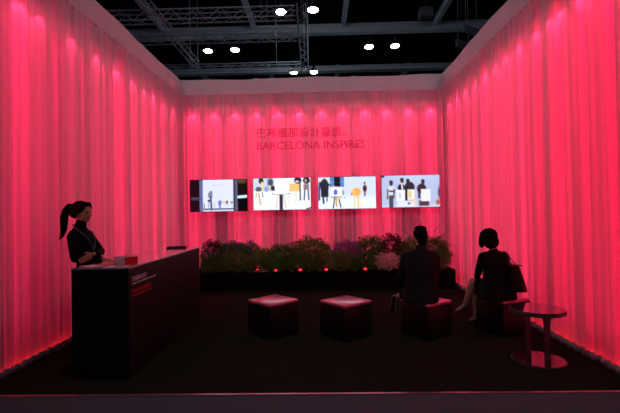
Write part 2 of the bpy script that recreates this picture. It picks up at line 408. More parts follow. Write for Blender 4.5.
for x, hy, c1, c2 in ((128, 118, (210,212,226), (74,84,96)), (230, 95, (46,40,50), (222,226,236)), (285, 105, (56,42,54), (200,170,160)), (425, 112, (84,40,52), (60,44,54))):
    p4.ell(x, hy, 17, 26, (86,52,50)); p4.ell(x, hy-16, 17, 13, (58,44,46))
p4.rect(100, 148, 158, 235, (218,220,232), 10); p4.line(96, 180, 92, 270, 14, (120,80,76)); p4.line(155, 180, 150, 260, 14, (90,72,80)); p4.line(112, 195, 152, 198, 16, (84,62,74)); p4.rect(106, 236, 146, 360, (72,80,90), 8)
p4.ell(222, 165, 34, 40, (44,38,48)); p4.line(226, 120, 232, 175, 12, (236,236,240)); p4.ell(300, 160, 48, 56, (58,44,54)); p4.rect(255, 150, 280, 290, (46,36,46), 8); p4.ell(412, 175, 44, 50, (64,44,54)); p4.rect(378, 180, 400, 270, (66,44,52), 10); p4.rect(385, 290, 480, 345, (84,58,66), 16)
p4.rect(176, 184, 254, 292, (240,242,250), 8); p4.ell(208, 240, 14, 34, (204,206,220)); p4.rect(280, 182, 346, 280, (240,236,224), 10); p4.ell(300, 230, 18, 40, (226,206,150), 14); p4.rect(406, 180, 494, 298, (234,234,234), 6)
p4.rect(180, 295, 350, 350, (226,230,244), 14); p4.ell(345, 300, 26, 30, (232,206,196), 18); p4.ell(292, 318, 14, 12, (120,110,140)); p4.ell(562, 310, 20, 26, (190,92,70), 12); p4.ell(575, 215, 12, 60, (96,66,96), 14)

m = bpy.data.materials.new('screen_glow'); m.use_nodes = True; nt = m.node_tree; nt.nodes.clear()
o_ = nt.nodes.new('ShaderNodeOutputMaterial'); e_ = nt.nodes.new('ShaderNodeEmission'); a_ = nt.nodes.new('ShaderNodeAttribute'); a_.attribute_name = 'picture'
e_.inputs['Strength'].default_value = 1.15
nt.links.new(a_.outputs['Color'], e_.inputs['Color']); nt.links.new(e_.outputs[0], o_.inputs['Surface']); M['screen'] = m
def television(label, x, z, pic):
    w, h = 1.315, .735
    t = thing('television', label, 'television', (x, 9.35, z-h/2), 0, 'televisions in a row on the back curtain')
    b = nb(); box(b, -w/2, w/2, .004, .05, 0, h, .004); box(b, -.3, .3, .05, .09, .15, h-.15, .01); link('casing', b, M['black_plastic'], t)
    b = nb(); f_ = .008
    for q in ((-w/2, w/2, h-f_, h), (-w/2, w/2, 0, f_), (-w/2, -w/2+f_, f_, h-f_), (w/2-f_, w/2, f_, h-f_)): box(b, q[0], q[1], -.004, .004, q[2], q[3])
    link('bezel', b, M['black_plastic'], t)
    b = nb(); g = [[b.verts.new((-w/2+f_+(w-2*f_)*i/(W_-1), 0, h-f_-(h-2*f_)*j/(H_-1))) for i in range(W_)] for j in range(H_)]
    for j in range(H_-1):
        for i in range(W_-1): b.faces.new((g[j][i], g[j+1][i], g[j+1][i+1], g[j][i+1]))
    s = link('screen', b, M['screen'], t)
    at = s.data.attributes.new('picture', 'FLOAT_COLOR', 'POINT')
    cols = np.ones((H_*W_, 4), dtype=np.float32); cols[:, :3] = pic.a.reshape(-1, 3); at.data.foreach_set('color', cols.ravel())
    b = nb(); box(b, -.12, .12, .09, .2, .25, .5, .005); link('wall_bracket', b, M['black_plastic'], t)
    return t
television('flat screen showing a lone walking figure between two dark pillars', -2.288, 2.035, p1)
television('flat screen showing a round white table and a yellow chair', -.843, 2.045, p2)
television('flat screen showing an orange chair and a small figure in a white hall', .630, 2.043, p3)
television('flat screen showing four people holding white panels', 2.060, 2.052, p4)
def tv_stand(x, label):
    t = thing('screen_stand', label, 'stand', (x, YB+.095, 0), 0, 'screen stands behind the back curtain')
    for s in (-.15, .15):
        b = nb(); rod(b, (s, 0, 0), .02, (s, 0, 2.3), .02, 10); link('upright', b, M['planter'], t)
    for z in (.1, .75, 1.27, 1.8, 2.2):
        b = nb(); rod(b, (-.15, 0, z), .014, (.15, 0, z), .014, 8); link('rung', b, M['planter'], t)
    b = nb(); box(b, -.15, .15, .02, .03, 0, 2.3); link('back_panel', b, M['stand_net'], t)
def net():
    m = bpy.data.materials.new('grey_net'); m.use_nodes = True; nt = m.node_tree; nt.nodes.clear()
    o = nt.nodes.new('ShaderNodeOutputMaterial'); tr = nt.nodes.new('ShaderNodeBsdfTransparent'); d = nt.nodes.new('ShaderNodeBsdfDiffuse'); mx = nt.nodes.new('ShaderNodeMixShader')
    d.inputs['Color'].default_value = (.1, .1, .11, 1); mx.inputs['Fac'].default_value = .55
    nt.links.new(tr.outputs[0], mx.inputs[1]); nt.links.new(d.outputs[0], mx.inputs[2]); nt.links.new(mx.outputs[0], o.inputs['Surface']); return m
M['stand_net'] = net()
for x, l in ((-2.27, 'the screen with the lone walking figure'), (-.86, 'the screen with the round white table'), (.60, 'the screen with the orange chair'), (2.05, 'the screen with people holding panels')):
    tv_stand(x, 'dim ladder stand seen through the curtain under '+l)

# ------------------------------------------------------------------ reception counter
t = thing('reception_counter', 'long black reception counter with a pale glossy top', 'counter', (-2.485, 4.07, 0))
b = nb(); box(b, 0, .58, 0, 2.42, 0, 1.085, .006); link('body', b, M['counter'], t)
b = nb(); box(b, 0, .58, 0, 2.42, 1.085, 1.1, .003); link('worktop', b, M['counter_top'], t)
sg = bpy.data.objects.new('sign_lettering', None); C.objects.link(sg); sg.parent = t; sg.location = (.584, .07, .80)
rot = (R(90), 0, R(90))
place_text('title_line', '巴塞羅那設計靈感', .34, .05, M['letter_white'], sg, (0, 0, .150), rot, .002)
place_text('red_title_line', 'BARCELONA INSPIRES', .44, .045, M['letter_red'], sg, (0, 0, .025), rot, .002)
def ticks(name, w, z, h, m, seed):
    rnd = random.Random(seed); b = nb(); y = 0
    while y < w:
        l = rnd.uniform(.006, .016); box(b, 0, .002, y, y+l, z, z+h*rnd.uniform(.6, 1)); y += l+rnd.choice((.003, .003, .009))
    link(name, b, m, sg)
ticks('small_print', .60, .118, .020, M['letter_white'], 1); ticks('red_small_print', .52, -.005, .014, M['letter_red'], 2)

def flat_sheet(name, label, x, y, w, l, rz, z, m, group):
    t = thing(name, label, 'leaflet', (x, y, z), R(rz), group)
    b = nb(); box(b, -w/2, w/2, -l/2, l/2, 0, .003); link('sheet', b, m[0], t)
    b = nb(); box(b, -w/2+.015, w/2-.015, -l/2+.02, l*.05, .003, .0036); link('printed_panel', b, m[1], t)
G = 'leaflets on the counter'
flat_sheet('leaflet', 'white leaflet nearest the counter corner by the receptionist', -2.36, 4.24, .15, .21, 62, 1.1, (M['paper'], M['paper']), G)
flat_sheet('leaflet', 'pink printed leaflet in the middle of the counter end', -2.24, 4.32, .15, .21, 78, 1.104, (M['pinkpaper'], M['redpaper']), G)
flat_sheet('leaflet', 'orange printed leaflet behind the pink one', -2.30, 4.47, .15, .21, 40, 1.1, (M['orange'], M['paper']), G)
flat_sheet('leaflet', 'white leaflet beside the red and white box', -2.19, 4.52, .15, .21, 105, 1.1, (M['paper'], M['pinkpaper']), G)
flat_sheet('leaflet', 'white leaflet lying in front of the red and white box', -2.08, 4.17, .15, .21, 95, 1.1, (M['paper'], M['pinkpaper']), G)
t = thing('leaflet_box', 'small white box with a red side on the counter', 'box', (-2.055, 4.37, 1.1), R(-31))
b = nb(); box(b, -.09, .09, -.10, .06, .002, .085, .002); link('carton', b, M['paper'], t)
b = nb(); box(b, .0905, .093, -.098, .058, .004, .083); link('red_side', b, M['redpaper'], t)
b = nb(); box(b, -.06, .06, -.08, .04, .0855, .088); link('lid_panel', b, M['pinkpaper'], t)
t = thing('desk_tray', 'low dark tray at the far end of the counter', 'tray', (-2.22, 6.36, 1.1), R(12))
b = nb(); box(b, -.14, .14, -.09, .09, 0, .012, .003); link('base', b, M['black_plastic'], t)
b = nb()
for q in ((-.14, .14, -.09, -.08), (-.14, .14, .08, .09), (-.14, -.13, -.08, .08), (.13, .14, -.08, .08)): box(b, *q, .012, .022)
link('rim', b, M['black_plastic'], t)

# ------------------------------------------------------------------ cube stools
def stool(label, x, y, rz, s=.465, h=.455):
    t = thing('cube_stool', label, 'stool', (x, y, 0), R(rz), 'cube stools in front of the screens')
    a = s/2
    b = nb(); box(b, -a, a, -a, a, .02, h-.045, .014, seg=3); link('body', b, M['leather'], t, True)
    b = nb(); vs = box(b, -a+.001, a-.001, -a+.001, a-.001, h-.043, h, .016, seg=3); link('seat', b, M['leather_top'], t, True)['label'] = 'glossy seat top with curtain pink tinted in'
    b = nb(); q = a-.006
    for p in ((-q, -q, q, -q), (q, -q, q, q), (q, q, -q, q), (-q, q, -q, -q)): rod(b, (p[0]*1.02, p[1]*1.02, h-.044), .005, (p[2]*1.02, p[3]*1.02, h-.044), .005, 6)
    link('piping', b, M['leather'], t)
    for i in (-1, 1):
        for j in (-1, 1):
            b = nb(); rod(b, (i*(a-.06), j*(a-.06), 0), .02, (i*(a-.06), j*(a-.06), .022), .02, 10); link('foot', b, M['black_plastic'], t)
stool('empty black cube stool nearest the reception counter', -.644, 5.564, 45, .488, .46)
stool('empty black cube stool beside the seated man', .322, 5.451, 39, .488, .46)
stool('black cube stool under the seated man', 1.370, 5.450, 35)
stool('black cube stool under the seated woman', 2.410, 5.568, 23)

# ------------------------------------------------------------------ side table
t = thing('side_table', 'round metal side table with two flat legs and a mirror base', 'table', (2.285, 4.44, 0))
def disc(r, z0, z1, bev, m, name, seg=64):
    b = nb(); rod(b, (0,0,z0), r, (0,0,z1), r, seg)
    es = [e for e in b.edges if abs(e.verts[0].co.z-e.verts[1].co.z) < 1e-5 and len(e.link_faces) == 2 and any(len(f.verts) > 4 for f in e.link_faces)]
    bmesh.ops.bevel(b, geom=es, offset=bev, segments=2, affect='EDGES'); return link(name, b, m, t)
disc(.265, 0, .028, .004, M['chrome'], 'base'); o = disc(.252, .028, .0305, .0005, M['smoke'], 'base_mirror')
disc(.268, .522, .562, .004, M['chrome'], 'table_rim'); disc(.258, .562, .5645, .0005, M['smoke'], 'table_top')
def leg(cx, cy, face):
    """flat bar that flares into the table top with a rounded fillet"""
    b = nb(); prof = []
    w, th = .033, .011
    for z in (.0285, .40): prof.append((w, z))
    for k in range(9):
        a_ = k/8*PI/2; prof.append((w+.075*(1-math.cos(a_)), .40+.0+.124*math.sin(a_)))
    pts = [(x, z) for x, z in prof]+[(-x, z) for x, z in reversed(prof)]
    f0 = [b.verts.new((x, -th/2, z)) for x, z in pts]; f1 = [b.verts.new((x, th/2, z)) for x, z in pts]
    b.faces.new(f0); b.faces.new(list(reversed(f1))); n = len(pts)
    for i in range(n): b.faces.new((f0[i], f1[i], f1[(i+1) % n], f0[(i+1) % n]))
    bmesh.ops.recalc_face_normals(b, faces=b.faces)
    o = link('leg', b, M['chrome'], t); o.location = (cx, cy, 0); o.rotation_euler.z = face
leg(.050, -.085, R(8)); leg(-.025, .165, R(8))

# ------------------------------------------------------------------ planter bed
t = thing('planter', 'long low black planter box below the screens', 'planter', (-2.75, 8.5, 0))
b = nb(); L = 5.5
box(b, 0, L, 0, .03, 0, .40, .004); box(b, 0, L, .72, .75, 0, .40, .004); box(b, 0, .03, .03, .72, 0, .40, .004); box(b, L-.03, L, .03, .72, 0, .40, .004)
link('box', b, M['planter'], t)
b = nb(); bmesh.ops.create_grid(b, x_segments=110, y_segments=16, size=1)
for v in b.verts:
    v.co = Vector((.03+(v.co.x+1)/2*(L-.06), .03+(v.co.y+1)/2*.69, .37+random.uniform(-.012, .012)))
link('soil', b, M['soil'], t, True)
SZ = .365
def leafquad(bm, p, d, n, l, w):
    s = d.cross(n); 
    if s.length < 1e-4: s = Vector((1, 0, 0))
    s.normalize(); u = s.cross(d).normalized()
    a = bm.verts.new(p); c = bm.verts.new(p+d*l+u*(l*.12)); e = bm.verts.new(p+d*l*.45+s*w+u*l*.1); g = bm.verts.new(p+d*l*.45-s*w+u*l*.1)
    bm.faces.new((a, e, c)); bm.faces.new((a, c, g))
def rdir(rnd):
    v = Vector((rnd.gauss(0, 1), rnd.gauss(0, 1), rnd.gauss(0, 1))); return v.normalized()
PG = 'plants in the black planter'
def shrub(name, label, x, y, w, h, leafm, seed, n=1500, leaf=.03, fl=None, nfl=0, cat='shrub', dpt=None, spiky=0):
    rnd = random.Random(seed); t = thing(name, label, cat, (x, y, SZ), 0, PG); w *= 1.12; h *= 1.18 if h < .5 else 1.03
    dpt = dpt or min(w, .3)
    b = nb()
    tips = []
    for k in range(16):
        a_ = rnd.uniform(0, 2*PI); q = rnd.uniform(.2, .9)
        tip = Vector((math.cos(a_)*w*q, math.sin(a_)*dpt*q, h*rnd.uniform(.55, .98)*(1-.35*q*q)))
        mid = Vector((tip.x*.35, tip.y*.35, tip.z*.5)); tips.append(tip)
        rod(b, (0, 0, 0), .006, mid, .004, 5); rod(b, mid, .004, tip, .002, 5)
        for _ in range(2):
            e = tip+rdir(rnd)*.07+Vector((0, 0, .03)); rod(b, mid.lerp(tip, .6), .002, e, .001, 4); tips.append(e)
    link('stem', b, M['bark'], t)
    b = nb()
    for k in range(int(n*2.3)):
        v = rdir(rnd); rr = rnd.uniform(.35, 1)**.5*(1+.16*math.sin(v.x*7+seed)*math.cos(v.z*9+seed)+rnd.uniform(-.05, .12))
        p = Vector((v.x*w*rr, v.y*dpt*rr, h*.52+v.z*h*.48*rr))
        if p.z < .005: p.z = rnd.uniform(.005, .06)
        d = (v*.7+rdir(rnd)*.8+Vector((0, 0, .35+spiky))).normalized(); leafquad(b, p, d, rdir(rnd), leaf*rnd.uniform(.7, 1.4), leaf*.28)
    for tip in tips:
        for _ in range(12): leafquad(b, tip*rnd.uniform(.85, 1)+rdir(rnd)*.015, (rdir(rnd)+Vector((0, 0, .5))).normalized(), rdir(rnd), leaf*rnd.uniform(.7, 1.3), leaf*.28)
    link('foliage', b, leafm, t)
    if fl:
        for k in range(nfl):
            b = nb(); a_ = rnd.uniform(0, 2*PI); q = rnd.uniform(0, .95)
            base = Vector((math.cos(a_)*w*q, math.sin(a_)*dpt*q, h*(1-.35*q*q)*rnd.uniform(.75, 1.0)))
            ax = (Vector((base.x*.6, base.y*.6, .6))).normalized()
            for s in range(16):
                p = base+ax*(s*.006); d = (rdir(rnd)+ax*.3).normalized(); leafquad(b, p, d, rdir(rnd), .019, .008)
            link('flower', b, fl, t)
    return t
def grass(name, label, x, y, w, h, m, seed, n=170, fl=None, cat='grass'):
    rnd = random.Random(seed); t = thing(name, label, cat, (x, y, SZ), 0, PG); b = nb(); tips = []
    for k in range(n):
        a_ = rnd.uniform(0, 2*PI); q = rnd.uniform(.1, 1); hh = h*rnd.uniform(.6, 1)*(1-.3*q)
        bx, by = math.cos(a_)*.06*q, math.sin(a_)*.06*q; wd = rnd.uniform(.003, .006); s = Vector((-math.sin(a_), math.cos(a_), 0))*wd
        prev = None
        for j in range(6):
            u = j/5; p = Vector((bx+math.cos(a_)*w*q*u*u, by+math.sin(a_)*min(w, .28)*q*u*u, hh*(u-.22*q*u*u)+.002)); k_ = (1-u*.9)
            cur = (b.verts.new(p-s*k_), b.verts.new(p+s*k_))
            if prev: b.faces.new((prev[0], prev[1], cur[1], cur[0]))
            prev = cur
        tips.append(p.copy())
    link('blades', b, m, t)
    if fl:
        for tp in rnd.sample(tips, min(len(tips), 45)):
            b = nb()
            for s_ in range(14): leafquad(b, tp-Vector((0, 0, .004*s_)), rdir(rnd), rdir(rnd), .016, .006)
            link('flower', b, fl, t)
shrub('bushy_shrub', 'dark bronze tipped shrub at the counter end of the planter', -2.32, 8.92, .22, .66, M['leaf3'], 1, 1300, .032)
shrub('lavender', 'lilac flowered plant low beside the counter end of the planter', -2.30, 8.70, .20, .42, M['leaf'], 2, 900, .028, M['lilac'], 34, 'flower')
shrub('bushy_shrub', 'broad dark green shrub with violet flowers left of the grey stone', -1.86, 8.95, .33, .60, M['leaf'], 3, 2200, .034, M['purple'], 40)
shrub('flowering_plant', 'violet flowered spiky plant behind the grey stone', -1.50, 8.98, .20, .60, M['leaf'], 4, 1000, .03, M['purple'], 34, 'flower')
grass('ornamental_grass', 'feathery olive grass between the violet plant and the low shrub', -1.22, 8.95, .26, .62, M['blade'], 5, 260)
shrub('low_shrub', 'low olive shrub just left of the grey stone', -1.78, 8.72, .34, .36, M['leaf2'], 6, 1700, .03)
shrub('low_shrub', 'low dark shrub filling the planter front next to the counter', -2.25, 8.70, .26, .24, M['leaf'], 61, 900, .028)
shrub('low_shrub', 'low olive shrub behind the grey stone', -1.12, 8.80, .30, .42, M['leaf2'], 7, 1500, .03)
shrub('bushy_shrub', 'mid green shrub below the second screen', -.78, 8.95, .30, .48, M['leaf'], 8, 1500, .032)
grass('ornamental_grass', 'thin upright grass tuft below the second screen', -.62, 8.78, .22, .52, M['blade'], 9, 200)
shrub('bushy_shrub', 'large rounded olive green shrub below the gap of the middle screens', -.18, 8.95, .40, .68, M['leaf2'], 10, 2800, .034)
shrub('low_shrub', 'low green shrub in front of the large rounded shrub', -.28, 8.78, .3, .36, M['leaf'], 11, 1300, .03)
grass('mauve_grass', 'tall spiky magenta plumed grass below the third screen', .33, 8.98, .30, .80, M['mauve'], 12, 240, M['lilac'])
shrub('mauve_shrub', 'wide dusty purple shrub beside the spiky magenta grass', .62, 8.92, .30, .62, M['mauve'], 13, 1900, .028, spiky=.4)
shrub('low_shrub', 'low olive shrub in front of the purple plants', .40, 8.74, .32, .34, M['leaf2'], 14, 1300, .03)
shrub('bushy_shrub', 'rounded dark green shrub left of the seated man', 1.08, 8.95, .32, .68, M['leaf'], 15, 2200, .032)
shrub('bushy_shrub', 'reddish tipped shrub just left of the seated man’s head'.replace('’', "'"), 1.55, 8.98, .26, .74, M['leaf3'], 16, 1500, .032, spiky=.3)
shrub('coral_plant', 'pale pink spiky plant at the planter front beside the seated man', 1.40, 8.66, .24, .30, M['palepink'], 17, 900, .034, cat='plant', spiky=.5)
shrub('low_shrub', 'low green shrub between the purple shrub and the pale pink plant', .98, 8.76, .28, .34, M['leaf'], 18, 1200, .03)
shrub('bushy_shrub', 'olive shrub hidden half behind the seated man', 1.98, 8.90, .30, .62, M['leaf2'], 19, 1700, .032)
shrub('bushy_shrub', 'rounded dark shrub at the right end of the planter', 2.40, 8.86, .32, .66, M['leaf'], 20, 2200, .032)
grass('ornamental_grass', 'feathery grass tuft at the planter front left of the grey stone', -1.50, 8.70, .26, .44, M['blade'], 31, 260)
grass('ornamental_grass', 'feathery grass tuft at the counter end of the planter', -2.08, 8.72, .24, .52, M['blade'], 32, 260)
grass('ornamental_grass', 'feathery grass tuft below the gap of the middle screens', -.02, 8.70, .28, .46, M['blade'], 33, 260)
grass('ornamental_grass', 'feathery grass tuft in front of the dusty purple shrub', .72, 8.70, .26, .46, M['blade'], 34, 260)
shrub('low_shrub', 'low green shrub right of the grey stone', -.92, 8.74, .30, .30, M['leaf'], 35, 1200, .03)
shrub('low_shrub', 'low green shrub in the planter behind the seated man', 1.85, 8.72, .32, .34, M['leaf'], 36, 1200, .03)
shrub('low_shrub', 'low green shrub at the right end of the planter front', 2.42, 8.72, .26, .36, M['leaf2'], 37, 1200, .03)
t = thing('bare_branch', 'bare twiggy branch rising right of the seated man', 'branch', (2.0, 8.9, SZ), 0, PG)
b = nb(); rnd = random.Random(5)
def twig(p, d, l, r, k):
    e = p+d*l; rod(b, p, r, e, r*.6, 6)
    if k:
        for s in (-1, 1):
            nd = (d+Vector((s*rnd.uniform(.25, .7), rnd.uniform(-.25, .25), rnd.uniform(-.15, .3)))).normalized(); twig(e, nd, l*rnd.uniform(.62, .85), r*.6, k-1)
twig(V(0, 0, 0), V(.22, 0, .97).normalized(), .36, .014, 4); twig(V(0, 0, 0), V(.62, 0, .8).normalized(), .42, .012, 4)
link('twigs', b, M['bark'], t)
t = thing('stone', 'rough grey stone on the planter front edge', 'stone', (-1.24, 8.60, SZ-.01))
b = nb(); bmesh.ops.create_icosphere(b, subdivisions=4, radius=1)
rnd = random.Random(4)
for v in b.verts:
    p = v.co.copy(); f_ = 1+.13*math.sin(p.x*4+1)*math.cos(p.y*5)+.09*math.sin(p.z*7+p.x*3)+.05*math.sin(p.x*13+p.y*11)
    v.co = Vector((p.x*.17*f_, p.y*.085*f_, .04+p.z*.052*f_))
tt = link('boulder', b, M['rock'], t, True)
for x, y, l in ((-1.32, 8.66, 'small added red glow among the leaves beside the grey stone'), (-.93, 8.62, 'small added red glow low under the second screen'),
                (-.42, 8.62, 'brightest small added red glow low below the large rounded shrub'), (.12, 8.62, 'small added red glow low left of the purple plants'), (.93, 8.62, 'small added red glow low left of the pale pink plant')):
    t = thing('red_glow_spot', l, 'light', (x, y, SZ-.005), 0, 'small added red glow spots in the planter')  # emitter added for red strip glow showing through gaps in the plants
    b = nb(); box(b, -.035, .035, -.02, .03, 0, .05, .005); rod(b, (0, .01, -.03), .008, (0, .01, .01), .008, 8); link('housing', b, M['black_plastic'], t)
    b = nb(); ell(b, (0, -.004, .058), (.034, .02, .026)); link('lens', b, M['red_light'], t)

# ------------------------------------------------------------------ people
def hand(bm, w, d, n, side, curl=.35, s=1.0):
    """w wrist, d direction of fingers, n palm normal (fingers curl towards it), side = thumb direction"""
    d = Vector(d).normalized(); n = Vector(n).normalized(); sd = Vector(side).normalized()
    palm = w+d*.045*s
    rot = Matrix((sd, d, n)).transposed()
    ell(bm, palm, (.038*s, .050*s, .015*s), rot, 14); chain(bm, [(w-d*.02, .024*s), (w+d*.02, .024*s)], 10)
    for i, (o, L) in enumerate(((.027, .066), (.0095, .075), (-.009, .069), (-.027, .054))):
        p = w+d*.080*s+sd*o*s; q = [(p-d*.03*s, .0088*s), (p, .0088*s)]; dd = d.copy(); a = curl*(1+.12*i)
        for k, fr in enumerate((.45, .3, .25)):
            dd = (dd*math.cos(a)+n*math.sin(a)).normalized() if k else (dd*math.cos(a*.6)+n*math.sin(a*.6)).normalized()
            n2 = n; p = p+dd*L*fr*s; q.append((p.copy(), (.0082-.0008*k)*s))
        chain(bm, q, 8)
    p = w+d*.018*s+sd*.028*s; td = (d*.7+sd*.7+n*.25).normalized(); e = p+td*.036*s; td2 = (d*.9+sd*.2+n*.35).normalized()
    chain(bm, [(p, .012*s), (e, .010*s), (e+td2*.028*s, .009*s)], 8)
def head(bm, c, fwd, s=1.0, up=(0, 0, 1)):
    """head centred at eye level c, looking along fwd; head about .225 m tall"""
    f = Vector(fwd).normalized(); u = Vector(up); r = f.cross(u).normalized(); u = r.cross(f).normalized()
    c = Vector(c); rot = Matrix((r, f, u)).transposed()
    P = lambda x, y, z: c+(r*x+f*y+u*z)*s
    ell(bm, P(0, -.012, .030), (.074*s, .094*s, .082*s), rot, 24)          # cranium
    ell(bm, P(0, .024, -.030), (.058*s, .062*s, .078*s), rot, 20)          # face
    ell(bm, P(0, .052, -.085), (.028*s, .026*s, .022*s), rot, 14)          # chin
    for sx in (-1, 1):
        ell(bm, P(sx*.040, .018, -.062), (.018*s, .040*s, .024*s), rot, 12)  # jaw
        ell(bm, P(sx*.034, .066, -.018), (.018*s, .016*s, .014*s), rot, 12)  # cheekbone
        ell(bm, P(sx*.030, .078, .020), (.020*s, .010*s, .007*s), rot, 12)   # brow
        ell(bm, P(sx*.076, -.008, -.010), (.008*s, .018*s, .030*s), rot, 12) # ear
    chain(bm, [(P(0, .080, .006), .008*s), (P(0, .099, -.028), .011*s)], 10)   # nose
    for sx in (-1, 1): ell(bm, P(sx*.010, .092, -.032), (.008*s, .009*s, .007*s), rot, 10)
    ell(bm, P(0, .080, -.052), (.022*s, .009*s, .006*s), rot, 12); ell(bm, P(0, .079, -.062), (.020*s, .009*s, .006*s), rot, 12)
    return P, rot
def face_bits(parent, P, rot, s=1.0):
    for sx in (-1, 1):
        b = nb(); ell(b, P(sx*.030, .072, .002), (.012*s, .010*s, .008*s), rot, 12); link('eye', b, M['eye'], parent, True)
    b = nb(); ell(b, P(0, .085, -.057), (.020*s, .006*s, .006*s), rot, 12); link('lips', b, M['lips'], parent, True)
M['eye'] = mat('eye', (60,44,40), .2, .6); M['lips'] = mat('lips', (168,72,76), .4, .4)

# --- receptionist, standing behind the counter, facing the right side of the photo
P0 = V(-2.725, 4.72, 0)
t = thing('person', 'person with a ponytail and black turtleneck standing with folded arms behind the counter', 'person', tuple(P0))
def Q(x, y, z): return Vector((x, y, z))
S_ = 1.07
hd = Q(-.012, 0, 1.664); fw = V(.985, -.06, -.13)
b = nb(); P, rot = head(b, hd, fw, S_)
chain(b, [(Q(-.03, 0, 1.61), .050), (Q(-.045, 0, 1.48), .052)], 14)
loft(b, [(.05, 0, .86, .09, .13), (.045, 0, .95, .10, .155), (.035, 0, 1.08, .082, .12), (.01, 0, 1.2, .09, .135), (-.03, 0, 1.33, .095, .145), (-.045, 0, 1.42, .065, .10), (-.045, 0, 1.47, .05, .06)])
SR, SL = Q(-.045, -.160, 1.40), Q(-.03, .160, 1.40)
ER, EL = Q(.02, -.215, 1.155), Q(.135, .10, 1.20)
WR, WL = Q(.275, -.12, 1.130), Q(.252, -.19, 1.196)
chain(b, [(SR+V(0, 0, -.02), .040), (ER, .036), (WR, .024)]); chain(b, [(SL+V(0, 0, -.02), .040), (EL, .036), (WL, .024)])
hand(b, WR, V(.97, -.05, -.10), V(0, 0, -1), V(0, 1, 0), .12, .95)
HL = Q(.226, -.232, 1.190)
hand(b, HL, V(-.80, -.22, -.42), V(-.25, .9, -.1), V(-.35, .1, .85), .16, 1.05); chain(b, [(WL, .024), (HL, .024)])
for s in (-1, 1):
    chain(b, [(Q(.045, s*.08, .93), .085), (Q(.05, s*.08, .50), .056), (Q(.02, s*.08, .10), .038)], 14)
    chain(b, [(Q(.01, s*.08, .07), .034), (Q(.10, s*.085, .035), .03), (Q(.15, s*.088, .028), .024)], 10)
body = fuse('body', b, M['skin'], t, .0065, 3)
face_bits(t, P, rot, S_)
b = nb()   # turtleneck sweater
chain(b, [(Q(-.028, 0, 1.555), .058), (Q(-.045, 0, 1.48), .064)], 16)
loft(b, [(.05, 0, .89, .105, .15), (.048, 0, .96, .112, .167), (.036, 0, 1.08, .096, .132), (.012, 0, 1.2, .104, .148), (-.025, 0, 1.32, .118, .172), (-.05, 0, 1.42, .098, .15), (-.05, 0, 1.475, .066, .085), (-.045, 0, 1.50, .055, .055)])
ell(b, Q(.035, 0, 1.31), (.085, .125, .085))
for q_ in (SR, SL): chain(b, [(Q(-.045, 0, 1.455), .052), (q_+V(0, 0, .002), .048)])
chain(b, [(SR+V(0, 0, -.015), .054), (ER, .048), (WR+V(-.02, 0, 0), .035)]); chain(b, [(SL+V(0, 0, -.015), .054), (EL, .050), (WL, .036), (HL+V(.012, .01, 0), .032)])
fuse('sweater', b, M['knit'], t, .008, 5)
b = nb()
for s in (-1, 1): chain(b, [(Q(.045, s*.08, .90), .098), (Q(.05, s*.08, .50), .070), (Q(.02, s*.08, .12), .056)], 14)
fuse('trousers', b, M['trouser'], t, .010, 4)
for s in (-1, 1):
    b = nb(); chain(b, [(Q(0, s*.08, .05), .045), (Q(.10, s*.085, .042), .040), (Q(.16, s*.088, .036), .032)], 12); fuse('shoe', b, M['shoe'], t, .008, 2)
b = nb()  # hair: cap, side hair and ponytail
ell(b, P(0, -.028, .040), (.092, .104, .090), rot, 24); ell(b, P(0, .040, .088), (.062, .044, .032), rot, 16); ell(b, P(0, -.080, -.010), (.082, .060, .074), rot, 16)
for sx in (-1, 1): chain(b, [(P(sx*.070, .034, .055), .024), (P(sx*.078, .004, .018), .024), (P(sx*.074, -.040, -.020), .032)], 10)
chain(b, [(P(0, -.120, .050), .028), (P(0, -.162, .046), .034), (P(0, -.192, -.004), .041), (P(0, -.205, -.080), .044), (P(0, -.198, -.155), .042), (P(0, -.194, -.220), .034), (P(0, -.206, -.285), .022), (P(0, -.232, -.325), .008)], 12)
fuse('hair', b, M['hair'], t, .006, 9)
b = nb(); tube(b, [Q(-.118, 0, 1.525), Q(-.105, -.045, 1.520), Q(-.05, -.105, 1.500), Q(.02, -.105, 1.44), Q(.095, -.085, 1.36), Q(.128, -.06, 1.29), Q(.126, -.03, 1.20)], .0065); tube(b, [Q(-.118, 0, 1.525), Q(-.105, .045, 1.52), Q(-.05, .10, 1.50), Q(.03, .09, 1.43), Q(.105, .05, 1.36), Q(.130, 0, 1.29), Q(.126, -.03, 1.20)], .0065)
link('lanyard', b, M['lanyard'], t, True)

# --- seated man, back to the camera
def shoe(parent, heel, toe, updir):
    f = (toe-heel).normalized(); u = Vector(updir).normalized(); r = f.cross(u).normalized(); u = r.cross(f).normalized(); L = (toe-heel).length; rot = Matrix((r, f, u)).transposed()
    X = lambda x, y, z: heel+r*x+f*y+u*z
    e = bpy.data.objects.new('shoe', None); C.objects.link(e); e.parent = parent
    b = nb(); ell(b, X(0, .035, .030), (.036, .045, .045), rot); ell(b, X(0, L*.45, .028), (.038, L*.3, .036), rot); ell(b, X(0, L*.78, .020), (.044, L*.22, .028), rot); fuse('upper', b, M['shoe'], e, .005, 9)
    b = nb(); ell(b, X(0, .035, -.006), (.040, .050, .012), rot); ell(b, X(0, L*.45, -.006), (.037, L*.34, .011), rot); ell(b, X(0, L*.77, -.006), (.048, L*.24, .012), rot); o = fuse('sole', b, M['sole'], e, .006, 2); o['label'] = 'pale tan welt'
    b = nb(); ell(b, X(0, .035, -.015), (.033, .043, .009), rot); ell(b, X(0, L*.45, -.014), (.030, L*.33, .009), rot); ell(b, X(0, L*.77, -.015), (.041, L*.22, .010), rot); fuse('tread', b, M['shoe'], e, .005, 1)
t = thing('person', 'person with short hair and dark jacket seated with back turned', 'person', (1.30, 5.42, 0))
hd = Q(.02, .05, 1.282); fw = V(-.08, 1, -.05)
